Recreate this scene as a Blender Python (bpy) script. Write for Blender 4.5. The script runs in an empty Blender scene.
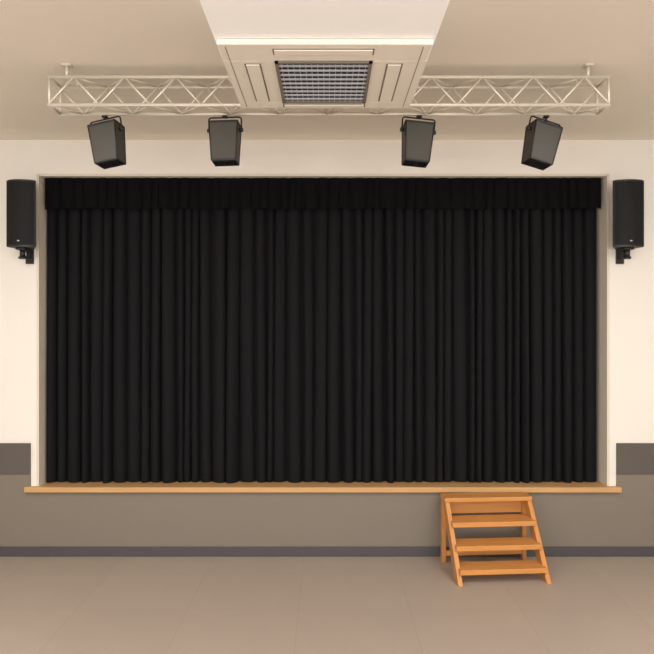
import bpy, bmesh, math, random
from mathutils import Vector, Matrix
random.seed(7)
S=bpy.context.scene
S.view_settings.view_transform='Standard'
S.view_settings.look='None'

def lin(c):
    c=c/255
    return c/12.92 if c<=0.04045 else ((c+0.055)/1.055)**2.4
def rgb(r,g,b): return (lin(r),lin(g),lin(b),1)

def mat(name,col,rough=0.6,noise=0.0,nscale=8,metal=0.0,bump=0.0,bscale=200,spec=0.5,sheen=0):
    m=bpy.data.materials.new(name); m.use_nodes=True
    nt=m.node_tree; b=nt.nodes['Principled BSDF']
    b.inputs['Base Color'].default_value=col
    b.inputs['Roughness'].default_value=rough
    b.inputs['Metallic'].default_value=metal
    b.inputs['Specular IOR Level'].default_value=spec
    if sheen: b.inputs['Sheen Weight'].default_value=sheen
    tc=nt.nodes.new('ShaderNodeTexCoord')
    n=nt.nodes.new('ShaderNodeTexNoise'); n.inputs['Scale'].default_value=nscale; n.inputs['Detail'].default_value=4
    nt.links.new(tc.outputs['Object'],n.inputs['Vector'])
    mx=nt.nodes.new('ShaderNodeMix'); mx.data_type='RGBA'
    mx.inputs[6].default_value=tuple(c*(1-noise) for c in col[:3])+(1,)
    mx.inputs[7].default_value=tuple(min(1,c*(1+noise)) for c in col[:3])+(1,)
    nt.links.new(n.outputs['Fac'],mx.inputs[0])
    nt.links.new(mx.outputs[2],b.inputs['Base Color'])
    if bump:
        n2=nt.nodes.new('ShaderNodeTexNoise'); n2.inputs['Scale'].default_value=bscale
        nt.links.new(tc.outputs['Object'],n2.inputs['Vector'])
        bp=nt.nodes.new('ShaderNodeBump'); bp.inputs['Strength'].default_value=bump; bp.inputs['Distance'].default_value=0.002
        nt.links.new(n2.outputs['Fac'],bp.inputs['Height']); nt.links.new(bp.outputs['Normal'],b.inputs['Normal'])
    return m

def woodmat(name,c1,c2,scale,rough=0.45):
    m=mat(name,c1,rough); nt=m.node_tree
    mx=[n for n in nt.nodes if n.type=='MIX'][0]; n=[n for n in nt.nodes if n.type=='TEX_NOISE'][0]; tc=[n for n in nt.nodes if n.type=='TEX_COORD'][0]
    mp=nt.nodes.new('ShaderNodeMapping'); mp.inputs['Scale'].default_value=scale
    nt.links.new(tc.outputs['Object'],mp.inputs[0]); nt.links.new(mp.outputs[0],n.inputs['Vector'])
    n.inputs['Scale'].default_value=4; n.inputs['Detail'].default_value=6
    mx.inputs[6].default_value=c1; mx.inputs[7].default_value=c2
    return m

def tilemat(name,c,grout,w,h):
    m=mat(name,c,0.45); nt=m.node_tree
    tc=[n for n in nt.nodes if n.type=='TEX_COORD'][0]
    br=nt.nodes.new('ShaderNodeTexBrick'); br.offset=0.0; br.squash=1
    br.inputs['Scale'].default_value=1; br.inputs['Brick Width'].default_value=w; br.inputs['Row Height'].default_value=h
    br.inputs['Mortar Size'].default_value=0.0035; br.inputs['Mortar Smooth'].default_value=0.3
    br.inputs['Color1'].default_value=c; br.inputs['Color2'].default_value=tuple(x*0.975 for x in c[:3])+(1,)
    br.inputs['Mortar'].default_value=grout
    mp=nt.nodes.new('ShaderNodeMapping'); mp.inputs['Location'].default_value=(0.23,0.33,0)
    nt.links.new(tc.outputs['Object'],mp.inputs[0]); nt.links.new(mp.outputs[0],br.inputs['Vector'])
    n=[n for n in nt.nodes if n.type=='TEX_NOISE'][0]; n.inputs['Scale'].default_value=2.5
    mx=[n for n in nt.nodes if n.type=='MIX'][0]; mx.blend_type='MULTIPLY'; 
    for l in list(mx.inputs[0].links): nt.links.remove(l)
    mx.inputs[0].default_value=1
    nt.links.new(br.outputs['Color'],mx.inputs[6])
    mr=nt.nodes.new('ShaderNodeMapRange'); mr.inputs['To Min'].default_value=0.95; mr.inputs['To Max'].default_value=1.04
    nt.links.new(n.outputs['Fac'],mr.inputs['Value']); nt.links.new(mr.outputs[0],mx.inputs[7])
    return m

M_wall=mat('wall_paint',rgb(229,224,216),0.8,0.01,3,bump=0.1,bscale=120)
M_ceil=mat('ceiling_paint',rgb(232,223,209),0.85,0.01,3)
M_reveal=mat('reveal_paint',rgb(214,205,190),0.7,0.01)
M_white=mat('soffit_white',rgb(253,253,253),0.7)
M_cass=mat('cassette_plastic',rgb(234,227,215),0.45)
M_cass2=mat('cassette_groove',rgb(120,112,102),0.6)
M_dark=mat('grille_dark',rgb(44,44,47),0.6)
M_gr=mat('grille_slat',rgb(182,185,192),0.4)
M_dado=mat('dado_taupe',rgb(120,111,100),0.6,0.02,2)
M_plate=mat('dado_dark',rgb(86,79,74),0.5,0.02,2)
M_skirt=mat('skirting_dark',rgb(71,70,71),0.5)
M_floor=tilemat('floor_tiles',rgb(168,153,140),rgb(157,143,130),0.9,0.9)
M_edge=woodmat('stage_wood',rgb(180,136,86),rgb(208,166,112),(0.6,12,12))
M_stairx=woodmat('stair_wood',rgb(184,120,58),rgb(212,150,84),(1,10,10))
M_stairz=woodmat('stair_wood_side',rgb(178,114,54),rgb(206,144,78),(8,3,3))
M_cur=mat('curtain_velvet',rgb(16,16,19),0.85,0.08,30,spec=0.2)
M_val=mat('valance_velvet',rgb(10,10,12),0.9,0.08,30,spec=0.12)
M_black=mat('speaker_black',rgb(22,22,24),0.5,bump=0.2,bscale=400)
M_grl=mat('speaker_grille',rgb(16,16,18),0.7,bump=0.4,bscale=600,spec=0.3)
M_lamp=mat('fixture_body',rgb(56,54,47),0.5)
M_lamp2=mat('fixture_dark',rgb(26,26,25),0.5)
M_al=mat('truss_aluminium',rgb(220,212,198),0.35,metal=0.3)
M_steel=mat('steel',rgb(150,145,138),0.35,metal=0.8)
M_lens=mat('lens_glass',rgb(30,30,34),0.1)
M_led=mat('badge',rgb(200,200,200),0.4)

class B:
    def __init__(s): s.bm=bmesh.new(); s.mats=[]
    def mi(s,m):
        if m not in s.mats: s.mats.append(m)
        return s.mats.index(m)
    def faces(s,vs,fs,m,smooth=False):
        v=[s.bm.verts.new(p) for p in vs]; i=s.mi(m)
        for f in fs:
            try:
                q=s.bm.faces.new([v[k] for k in f]); q.material_index=i; q.smooth=smooth
            except ValueError: pass
        return v
    def bev(s,v,bev):
        es=list({e for q in v for e in q.link_edges})
        bmesh.ops.bevel(s.bm,geom=es,offset=bev,segments=2,affect='EDGES',profile=0.5,material=-1)
    def box(s,a,b,m,bev=0,mtx=None):
        x0,y0,z0=a; x1,y1,z1=b
        vs=[(x0,y0,z0),(x1,y0,z0),(x1,y1,z0),(x0,y1,z0),(x0,y0,z1),(x1,y0,z1),(x1,y1,z1),(x0,y1,z1)]
        if mtx: vs=[tuple(mtx@Vector(p)) for p in vs]
        v=s.faces(vs,[(0,3,2,1),(4,5,6,7),(0,1,5,4),(1,2,6,5),(2,3,7,6),(3,0,4,7)],m)
        if bev: s.bev(v,bev)
    def prism(s,poly,axis,t0,t1,m,bev=0,mtx=None):
        def P(p,t):
            if axis=='x': q=(t,p[0],p[1])
            elif axis=='y': q=(p[0],t,p[1])
            else: q=(p[0],p[1],t)
            return tuple(mtx@Vector(q)) if mtx else q
        n=len(poly)
        vs=[P(p,t0) for p in poly]+[P(p,t1) for p in poly]
        fs=[tuple(range(n)),tuple(range(2*n-1,n-1,-1))]+[(i,i+n,(i+1)%n+n,(i+1)%n) for i in range(n)]
        v=s.faces(vs,fs,m)
        if bev: s.bev(v,bev)
    def tube(s,p0,p1,r,m,n=10,mtx=None,r2=None):
        p0=Vector(p0); p1=Vector(p1)
        if mtx: p0=mtx@p0; p1=mtx@p1
        if r2 is None: r2=r
        d=(p1-p0).normalized(); u=d.orthogonal().normalized(); w=d.cross(u)
        vs=[]
        for p,rr in ((p0,r),(p1,r2)):
            for i in range(n):
                a=2*math.pi*i/n; vs.append(tuple(p+rr*(math.cos(a)*u+math.sin(a)*w)))
        i=s.mi(m); v=[s.bm.verts.new(q) for q in vs]
        for k in range(n):
            f=s.bm.faces.new((v[k],v[(k+1)%n],v[(k+1)%n+n],v[k+n])); f.smooth=True; f.material_index=i
        for c in (v[:n][::-1],v[n:]):
            f=s.bm.faces.new(c); f.material_index=i
    def done(s,name):
        bmesh.ops.recalc_face_normals(s.bm,faces=s.bm.faces[:])
        me=bpy.data.meshes.new(name); s.bm.to_mesh(me); s.bm.free()
        for m in s.mats: me.materials.append(m)
        o=bpy.data.objects.new(name,me); S.collection.objects.link(o); return o
def one(name,a,b,m,bev=0):
    q=B(); q.box(a,b,m,bev); return q.done(name)

CH=4.16; X=4.6; YB=-10.0
CZ=2.29; D=6.54
XL,XR=-2.89,2.81; ZT=3.81; ZS=0.70
# ---- room shell
one('floor',(-X,YB,-0.1),(X,1.2,0.0),M_floor)
one('ceiling',(-X,YB,CH),(X,1.2,CH+0.1),M_ceil)
q=B(); q.box((-X,0,0),(XL,0.35,CH),M_wall); q.box((XR,0,0),(X,0.35,CH),M_wall); q.box((XL,0,ZT),(XR,0.35,CH),M_wall); q.box((XL,0,0),(XR,0.35,0.64),M_wall)
q.done('wall_front')
one('wall_left',(-X-0.1,YB,0),(-X,1.2,CH),M_wall)
one('wall_right',(X,YB,0),(X+0.1,1.2,CH),M_wall)
one('wall_stage_back',(-X,1.2,0),(X,1.3,CH),M_wall)
# rear wall, unseen; its wide window band is invented to let fill light in
q=B()
q.box((-X,YB-0.15,0),(X,YB,1.0),M_wall); q.box((-X,YB-0.15,3.5),(X,YB,CH),M_wall)
q.box((-X,YB-0.15,1.0),(-3.8,YB,3.5),M_wall); q.box((3.8,YB-0.15,1.0),(X,YB,3.5),M_wall)
q.done('wall_back')
q=B()
for k in range(6):
    x=-3.8+7.6*k/5
    q.box((x-0.03,YB-0.12,1.0),(x+0.03,YB-0.06,3.5),M_white)
q.box((-3.8,YB-0.12,1.0),(3.8,YB-0.06,1.05),M_white); q.box((-3.8,YB-0.12,3.45),(3.8,YB-0.06,3.5),M_white)
q.done('added_window_frame')  # frame for the added window opening, never in view
# proscenium lining
q=B(); q.box((XL,-0.006,ZS),(XL+0.012,0.35,ZT),M_reveal); q.box((XR-0.012,-0.006,ZS),(XR,0.35,ZT),M_reveal)
q.box((XL,-0.006,ZT-0.012),(XR,0.35,ZT+0.012),M_reveal)
q.box((XL-0.012,-0.006,ZS),(XL,0.0,ZT+0.012),M_reveal); q.box((XR,-0.006,ZS),(XR+0.012,0.0,ZT+0.012),M_reveal)
q.done('trim_proscenium')
# dado
PL,PR=-2.96,2.89
q=B()
q.box((-X,-0.012,0.10),(PL,0,0.82),M_dado); q.box((PR,-0.012,0.10),(X,0,0.82),M_dado)
q.box((PL,-0.012,0.10),(PR,0,0.64),M_dado)
q.done('trim_dado')
q=B(); q.box((-X,-0.022,0.82),(PL,0,1.13),M_plate,0.003); q.done('trim_dado_panel_left')
q=B(); q.box((PR,-0.022,0.82),(X,0,1.13),M_plate,0.003); q.done('trim_dado_panel_right')
one('baseboard_front',(-X,-0.022,0),(X,0,0.10),M_skirt,0.003)
# stage floor
q=B()
q.box((-3.005,-0.06,0.648),(2.925,0.0,ZS),M_edge,0.006)
q.box((XL,0.0,0.64),(XR,1.2,ZS),M_edge)
q.done('stage_floor')

# ---- curtain
def drape(name,x0,x1,z0,z1,yc,amp,nf,m,nz,seed,hem=0.0,gather=0.3):
    random.seed(seed)
    edges=[x0]; ws=[random.choice((0.7,0.9,1.0,1.25))*random.uniform(0.9,1.1) for _ in range(nf)]; t=sum(ws)
    for w in ws: edges.append(edges[-1]+w/t*(x1-x0))
    amps=[random.uniform(0.55,1.0) for _ in range(nf)]
    skew=[random.uniform(-0.35,0.35) for _ in range(nf)]
    hs=[random.uniform(-1,1) for _ in range(nf)]
    sub=16; cols=[]
    for k in range(nf):
        for j in range(sub+(1 if k==nf-1 else 0)):
            cols.append((k,j/sub))
    q=B(); i=q.mi(m); grid=[]
    for r in range(nz+1):
        v=r/nz; z=z1+(z0-z1)*v; row=[]
        a=amp*(gather+(1-gather)*min(1,v*1.6))
        for (k,u) in cols:
            w=edges[k+1]-edges[k]
            drift=0.012*math.sin(v*2.3+k*1.7)*math.sin(math.pi*(k+u)/nf)
            x=edges[k]+u*w+drift-0.078*w*math.sin(2*math.pi*u)
            x=min(max(x,x0),x1)
            uu=u+skew[k]*u*(1-u)
            yy=math.sin(math.pi*uu)**0.8 if 0<uu<1 else 0
            y=yc+amp-a*amps[k]*2*yy+0.003*math.sin(x*31+v*5)
            zz=z
            if r==nz: zz+=hem*(0.5+0.5*hs[k])*math.sin(math.pi*u)
            row.append(q.bm.verts.new((x,y,zz)))
        grid.append(row)
    for r in range(nz):
        for c in range(len(cols)-1):
            f=q.bm.faces.new((grid[r][c],grid[r][c+1],grid[r+1][c+1],grid[r+1][c])); f.smooth=True; f.material_index=i
    return q.done(name)
drape('stage_curtain',XL+0.013,XR-0.03,ZS+0.003,ZT-0.06,0.155,0.058,50,M_cur,16,3,hem=0.010,gather=0.75)
drape('curtain_valance',XL+0.035,XR-0.035,3.475,ZT-0.014,0.06,0.020,52,M_val,6,11,hem=0.015,gather=0.6)

# ---- AC soffit and cassette
H=1.40; Z0=CZ+H
def Y(d): return d-D
sx0,sx1=-0.548,0.528
one('ceiling_soffit',(sx0,Y(1.2),Z0),(sx1,Y(4.12),CH),M_white,0.004)
yn,yf=Y(3.17),Y(4.10); zb0=Z0-0.001; zc=Z0-0.03
q=B()
cx0,cx1=sx0+0.012,sx1-0.012
gx0,gx1=-0.27,0.235
gyn,gyf=Y(3.37),Y(3.985)
q.box((cx0,yn,zc),(cx1,gyn,zb0),M_cass,0.006)
q.box((cx0,gyf,zc),(cx1,yf,zb0),M_cass,0.006)
q.box((cx0,gyn,zc),(gx0,gyf,zb0),M_cass)
q.box((gx1,gyn,zc),(cx1,gyf,zb0),M_cass)
q.box((gx0,gyn,Z0-0.006),(gx1,gyf,zb0),M_dark)
fw=0.018
for a,b in (((gx0,gyn),(gx1,gyn+fw)),((gx0,gyf-fw),(gx1,gyf)),((gx0,gyn),(gx0+fw,gyf)),((gx1-fw,gyn),(gx1,gyf))):
    q.box((a[0],a[1],zc-0.008),(b[0],b[1],zc+0.01),M_cass2)
n=10
for k in range(1,n):
    y=gyn+(gyf-gyn)*k/n
    q.box((gx0+fw,y-0.008,zc-0.004),(gx1-fw,y+0.008,zc+0.002),M_gr)
for k in range(1,16):
    x=gx0+(gx1-gx0)*k/16
    q.box((x-0.002,gyn+fw,zc-0.001),(x+0.002,gyf-fw,zc+0.003),M_gr)
def outlet(x0,y0,x1,y1):
    q.box((x0,y0,zc-0.002),(x1,y1,zc+0.002),M_cass2)
    q.box((x0+0.008,y0+0.008,zc-0.007),(x1-0.008,y1-0.008,zc),M_cass,0.002)
outlet(-0.43,gyn+0.03,-0.345,gyf-0.02)
outlet(0.31,gyn+0.03,0.395,gyf-0.02)
outlet(-0.27,yn+0.05,0.235,yn+0.12)
outlet(-0.27,yf-0.085,0.235,yf-0.03)
for sx in (-0.50,0.47):
    q.box((sx,yn+0.03,zc-0.001),(sx+0.004,yf-0.03,zc+0.001),M_cass2)
q.done('air_conditioner')

# ---- lighting truss
dt=4.67; s=0.20
yf0=Y(dt); yb0=yf0+s
zt=CZ+250/654*dt; zb=zt-s
tx0,tx1=(48-327)/654*dt,(610-327)/654*dt
q=B(); r=0.013
for y in (yf0,yb0):
    for z in (zt,zb): q.tube((tx0,y,z),(tx1,y,z),r,M_al,12)
nseg=22; w=(tx1-tx0)/nseg
def lace(pa,pb,off):
    for k in range(nseg):
        x0=tx0+k*w; x1=x0+w
        A,Bp=(pa,pb) if (k+off)%2==0 else (pb,pa)
        q.tube((x0,A[0],A[1]),(x1,Bp[0],Bp[1]),0.0075,M_al,8)
lace((yf0,zb),(yf0,zt),0); lace((yb0,zb),(yb0,zt),1)
lace((yf0,zb),(yb0,zb),0); lace((yf0,zt),(yb0,zt),1)
for x in (tx0+0.01,tx1-0.01,0.0):
    for a,b in (((yf0,zb),(yf0,zt)),((yb0,zb),(yb0,zt)),((yf0,zb),(yb0,zb)),((yf0,zt),(yb0,zt))):
        q.tube((x,a[0],a[1]),(x,b[0],b[1]),0.010,M_al,8)
for px in (67,588):
    x=(px-327)/654*dt
    q.tube((x,yf0,zt),(x,yf0,CH),0.012,M_al); q.box((x-0.03,yf0-0.03,CH-0.012),(x+0.03,yf0+0.03,CH),M_al)
    q.tube((x,yb0,zt),(x,yb0,CH),0.012,M_al)
q.done('lighting_truss')

# ---- stage lights
def fixture(name,px,roll,yaw):
    d=dt+s; x=(px-327)/654*d
    q=B()
    top=Matrix.Translation((x,yb0,zb-0.014))
    drop=0.010+0.10*math.sin(math.radians(abs(roll)))
    q.box((-0.02,-0.02,-0.014),(0.02,0.02,0.0),M_lamp2,0.003,mtx=top)
    q.tube((0,0,-0.01),(0,0,-drop-0.004),0.009,M_lamp2,10,mtx=top)
    R=Matrix.Rotation(math.radians(roll),4,'Y')
    T=top@Matrix.Translation((0,0,-drop))@Matrix.Rotation(math.radians(yaw),4,'Z')@R
    hw=0.122
    pts=[(-hw,-0.10),(-hw,-0.012),(-hw+0.012,0.0),(hw-0.012,0.0),(hw,-0.012),(hw,-0.10)]
    for a,b in zip(pts[:-1],pts[1:]):
        q.tube((a[0],0,a[1]),(b[0],0,b[1]),0.006,M_lamp2,8,mtx=T)
    for sx in (-1,1):
        q.tube((sx*(hw-0.02),0,-0.095),(sx*(hw+0.012),0,-0.095),0.015,M_lamp2,14,mtx=T)
    Bm=T@Matrix.Translation((0,0,-0.088))@Matrix.Rotation(math.radians(-4),4,'X')
    def frus(z0,z1,wx0,wy0,wx1,wy1,m,bev=0.004):
        vs=[]
        for z,wx,wy in ((z0,wx0,wy0),(z1,wx1,wy1)):
            vs+=[(-wx,-wy,z),(wx,-wy,z),(wx,wy,z),(-wx,wy,z)]
        vs=[tuple(Bm@Vector(p)) for p in vs]
        v=q.faces(vs,[(0,3,2,1),(4,5,6,7),(0,1,5,4),(1,2,6,5),(2,3,7,6),(3,0,4,7)],m)
        q.bev(v,bev)
    frus(0.035,-0.250,0.108,0.075,0.088,0.068,M_lamp)
    frus(0.043,0.025,0.110,0.077,0.112,0.079,M_lamp2,0.004)
    frus(-0.243,-0.257,0.092,0.071,0.092,0.071,M_lamp2,0.004)
    for sx in (-1,1):
        for sy in (-1,1):
            q.tube((sx*0.106,sy*0.073,0.03),(sx*0.088,sy*0.066,-0.25),0.006,M_lamp2,6,mtx=Bm)
    q.box((-0.078,-0.056,-0.261),(0.078,0.056,-0.256),M_lens,mtx=Bm)
    q.done(name)
for i,(px,roll,yaw) in enumerate(((105,-9,-10),(225,-1,-3),(419,5,3),(546,14,10))):
    fixture('stage_light' if i==0 else 'stage_light.%03d'%i,px,roll,yaw)

# ---- speakers
def speaker(name,px0,px1,side):
    yfr=-0.29; ybk=-0.05
    dc=D+yfr+0.04
    xa=(px0-327)/654*dc; xb=(px1-327)/654*dc; xc=(xa+xb)/2; hw=(xb-xa)/2
    z1=CZ+(327-180)/654*dc; z0=CZ+(327-247)/654*dc
    poly=[]
    for k in range(9):
        t=-1+2*k/8; poly.append((xc+hw*t, yfr+0.05*t*t))
    poly+=[(xc+hw*0.55-side*0.03,ybk),(xc-hw*0.55-side*0.03,ybk)]
    q=B(); q.prism(poly,'z',z0,z1,M_black,0.010)
    gp=[]
    for k in range(9):
        t=-1+2*k/8; gp.append((xc+hw*0.9*t, yfr-0.006+0.05*t*t*0.81))
    gp+=[(xc+hw*0.9,yfr+0.055),(xc-hw*0.9,yfr+0.055)]
    q.prism(gp,'z',z0+0.02,z1-0.02,M_grl,0.004)
    q.box((xc-0.010,yfr-0.009,z0+0.05),(xc+0.010,yfr-0.004,z0+0.060),M_led)
    bx=xc-side*0.02
    q.box((bx-0.045,-0.22,z0-0.02),(bx+0.045,-0.07,z0),M_black,0.003)
    q.tube((bx,-0.16,z0-0.09),(bx,-0.16,z0-0.01),0.028,M_black,16)
    q.tube((bx,-0.16,z0-0.105),(bx,-0.16,z0-0.085),0.04,M_black,16)
    q.box((bx-0.022,-0.17,z0-0.09),(bx+0.022,0.0,z0-0.05),M_black,0.004)
    q.box((bx-0.04,-0.018,z0-0.14),(bx+0.04,0.0,z0+0.05),M_black,0.004)
    q.tube((bx+0.028,-0.15,z0-0.11),(bx+0.028,-0.16,z0-0.01),0.006,M_steel,8)
    q.done(name)
speaker('wall_speaker',5.5,35.5,1)
speaker('wall_speaker.001',613,645,-1)

# ---- wooden steps
q=B()
W=0.845; L,Rr=-W,0.0; st=0.042
def tread(z,y0,y1,th=0.045):
    q.box((L+st*0.6,y0,z-th),(Rr-st*0.6,y1,z),M_stairx,0.004)
q.box((L-0.005,-0.19,0.62),(Rr+0.003,0,0.66),M_stairx,0.004)
q.box((L+st,-0.035,0.47),(Rr-st,-0.015,0.62),M_stairx)
tread(0.475,-0.36,-0.12); tread(0.30,-0.495,-0.27); tread(0.13,-0.62,-0.40)
for x0 in (L,Rr-st):
    poly=[(-0.07,0.62),(-0.19,0.62),(-0.65,0.0),(-0.51,0.0)]
    q.prism(poly,'x',x0,x0+st,M_stairz,0.003)
    q.box((x0,-0.055,0.0),(x0+st,-0.005,0.62),M_stairz,0.003)
q.box((L+st,-0.045,0.06),(Rr-st,-0.02,0.11),M_stairx)
o=q.done('wooden_steps')
o.location=(1.955,-0.065,0); o.rotation_euler=(0,0,math.radians(4.2))

# ---- added fill lamps in made-up ceiling housings, all out of view
def panel(i,x,y,sx,sy,p,col=(1,0.982,0.955)):
    q=B(); z=CH
    q.box((x-sx/2-0.03,y-sy/2-0.03,z-0.03),(x+sx/2+0.03,y-sy/2,z),M_white)
    q.box((x-sx/2-0.03,y+sy/2,z-0.03),(x+sx/2+0.03,y+sy/2+0.03,z),M_white)
    q.box((x-sx/2-0.03,y-sy/2,z-0.03),(x-sx/2,y+sy/2,z),M_white)
    q.box((x+sx/2,y-sy/2,z-0.03),(x+sx/2+0.03,y+sy/2,z),M_white)
    o=q.done('fill_light_housing' if i==0 else 'fill_light_housing.%03d'%i)
    l=bpy.data.lights.new('added_fill_lamp','AREA'); l.shape='RECTANGLE'; l.size=sx; l.size_y=sy; l.energy=p; l.color=col
    lo=bpy.data.objects.new('added_fill_lamp',l); S.collection.objects.link(lo); lo.location=(x,y,z-0.02); lo.parent=o
i=0
for y,p in ((-3.75,82),(-6.2,70),(-8.6,60)):
    for x in (-2.5,2.5):
        panel(i,x,y,1.8,1.2,p); i+=1
# added fill lamp behind the invented window band, tilted up to brighten the ceiling
l=bpy.data.lights.new('rear_fill_lamp','AREA'); l.shape='RECTANGLE'; l.size=7.4; l.size_y=2.4; l.energy=330; l.color=(1,0.985,0.975)
lo=bpy.data.objects.new('rear_fill_lamp',l); S.collection.objects.link(lo); lo.location=(0,YB-0.2,2.25); lo.rotation_euler=(math.radians(108),0,0)
w=bpy.data.worlds.new('World'); S.world=w; w.use_nodes=True
w.node_tree.nodes['Background'].inputs[0].default_value=(1,0.98,0.95,1); w.node_tree.nodes['Background'].inputs[1].default_value=0.6

cam=bpy.data.cameras.new('Camera'); cam.lens=36; cam.sensor_width=36; cam.clip_start=0.05
co=bpy.data.objects.new('Camera',cam); S.collection.objects.link(co)
co.location=(0,-D,CZ); co.rotation_euler=(math.pi/2,0,0)
S.camera=co
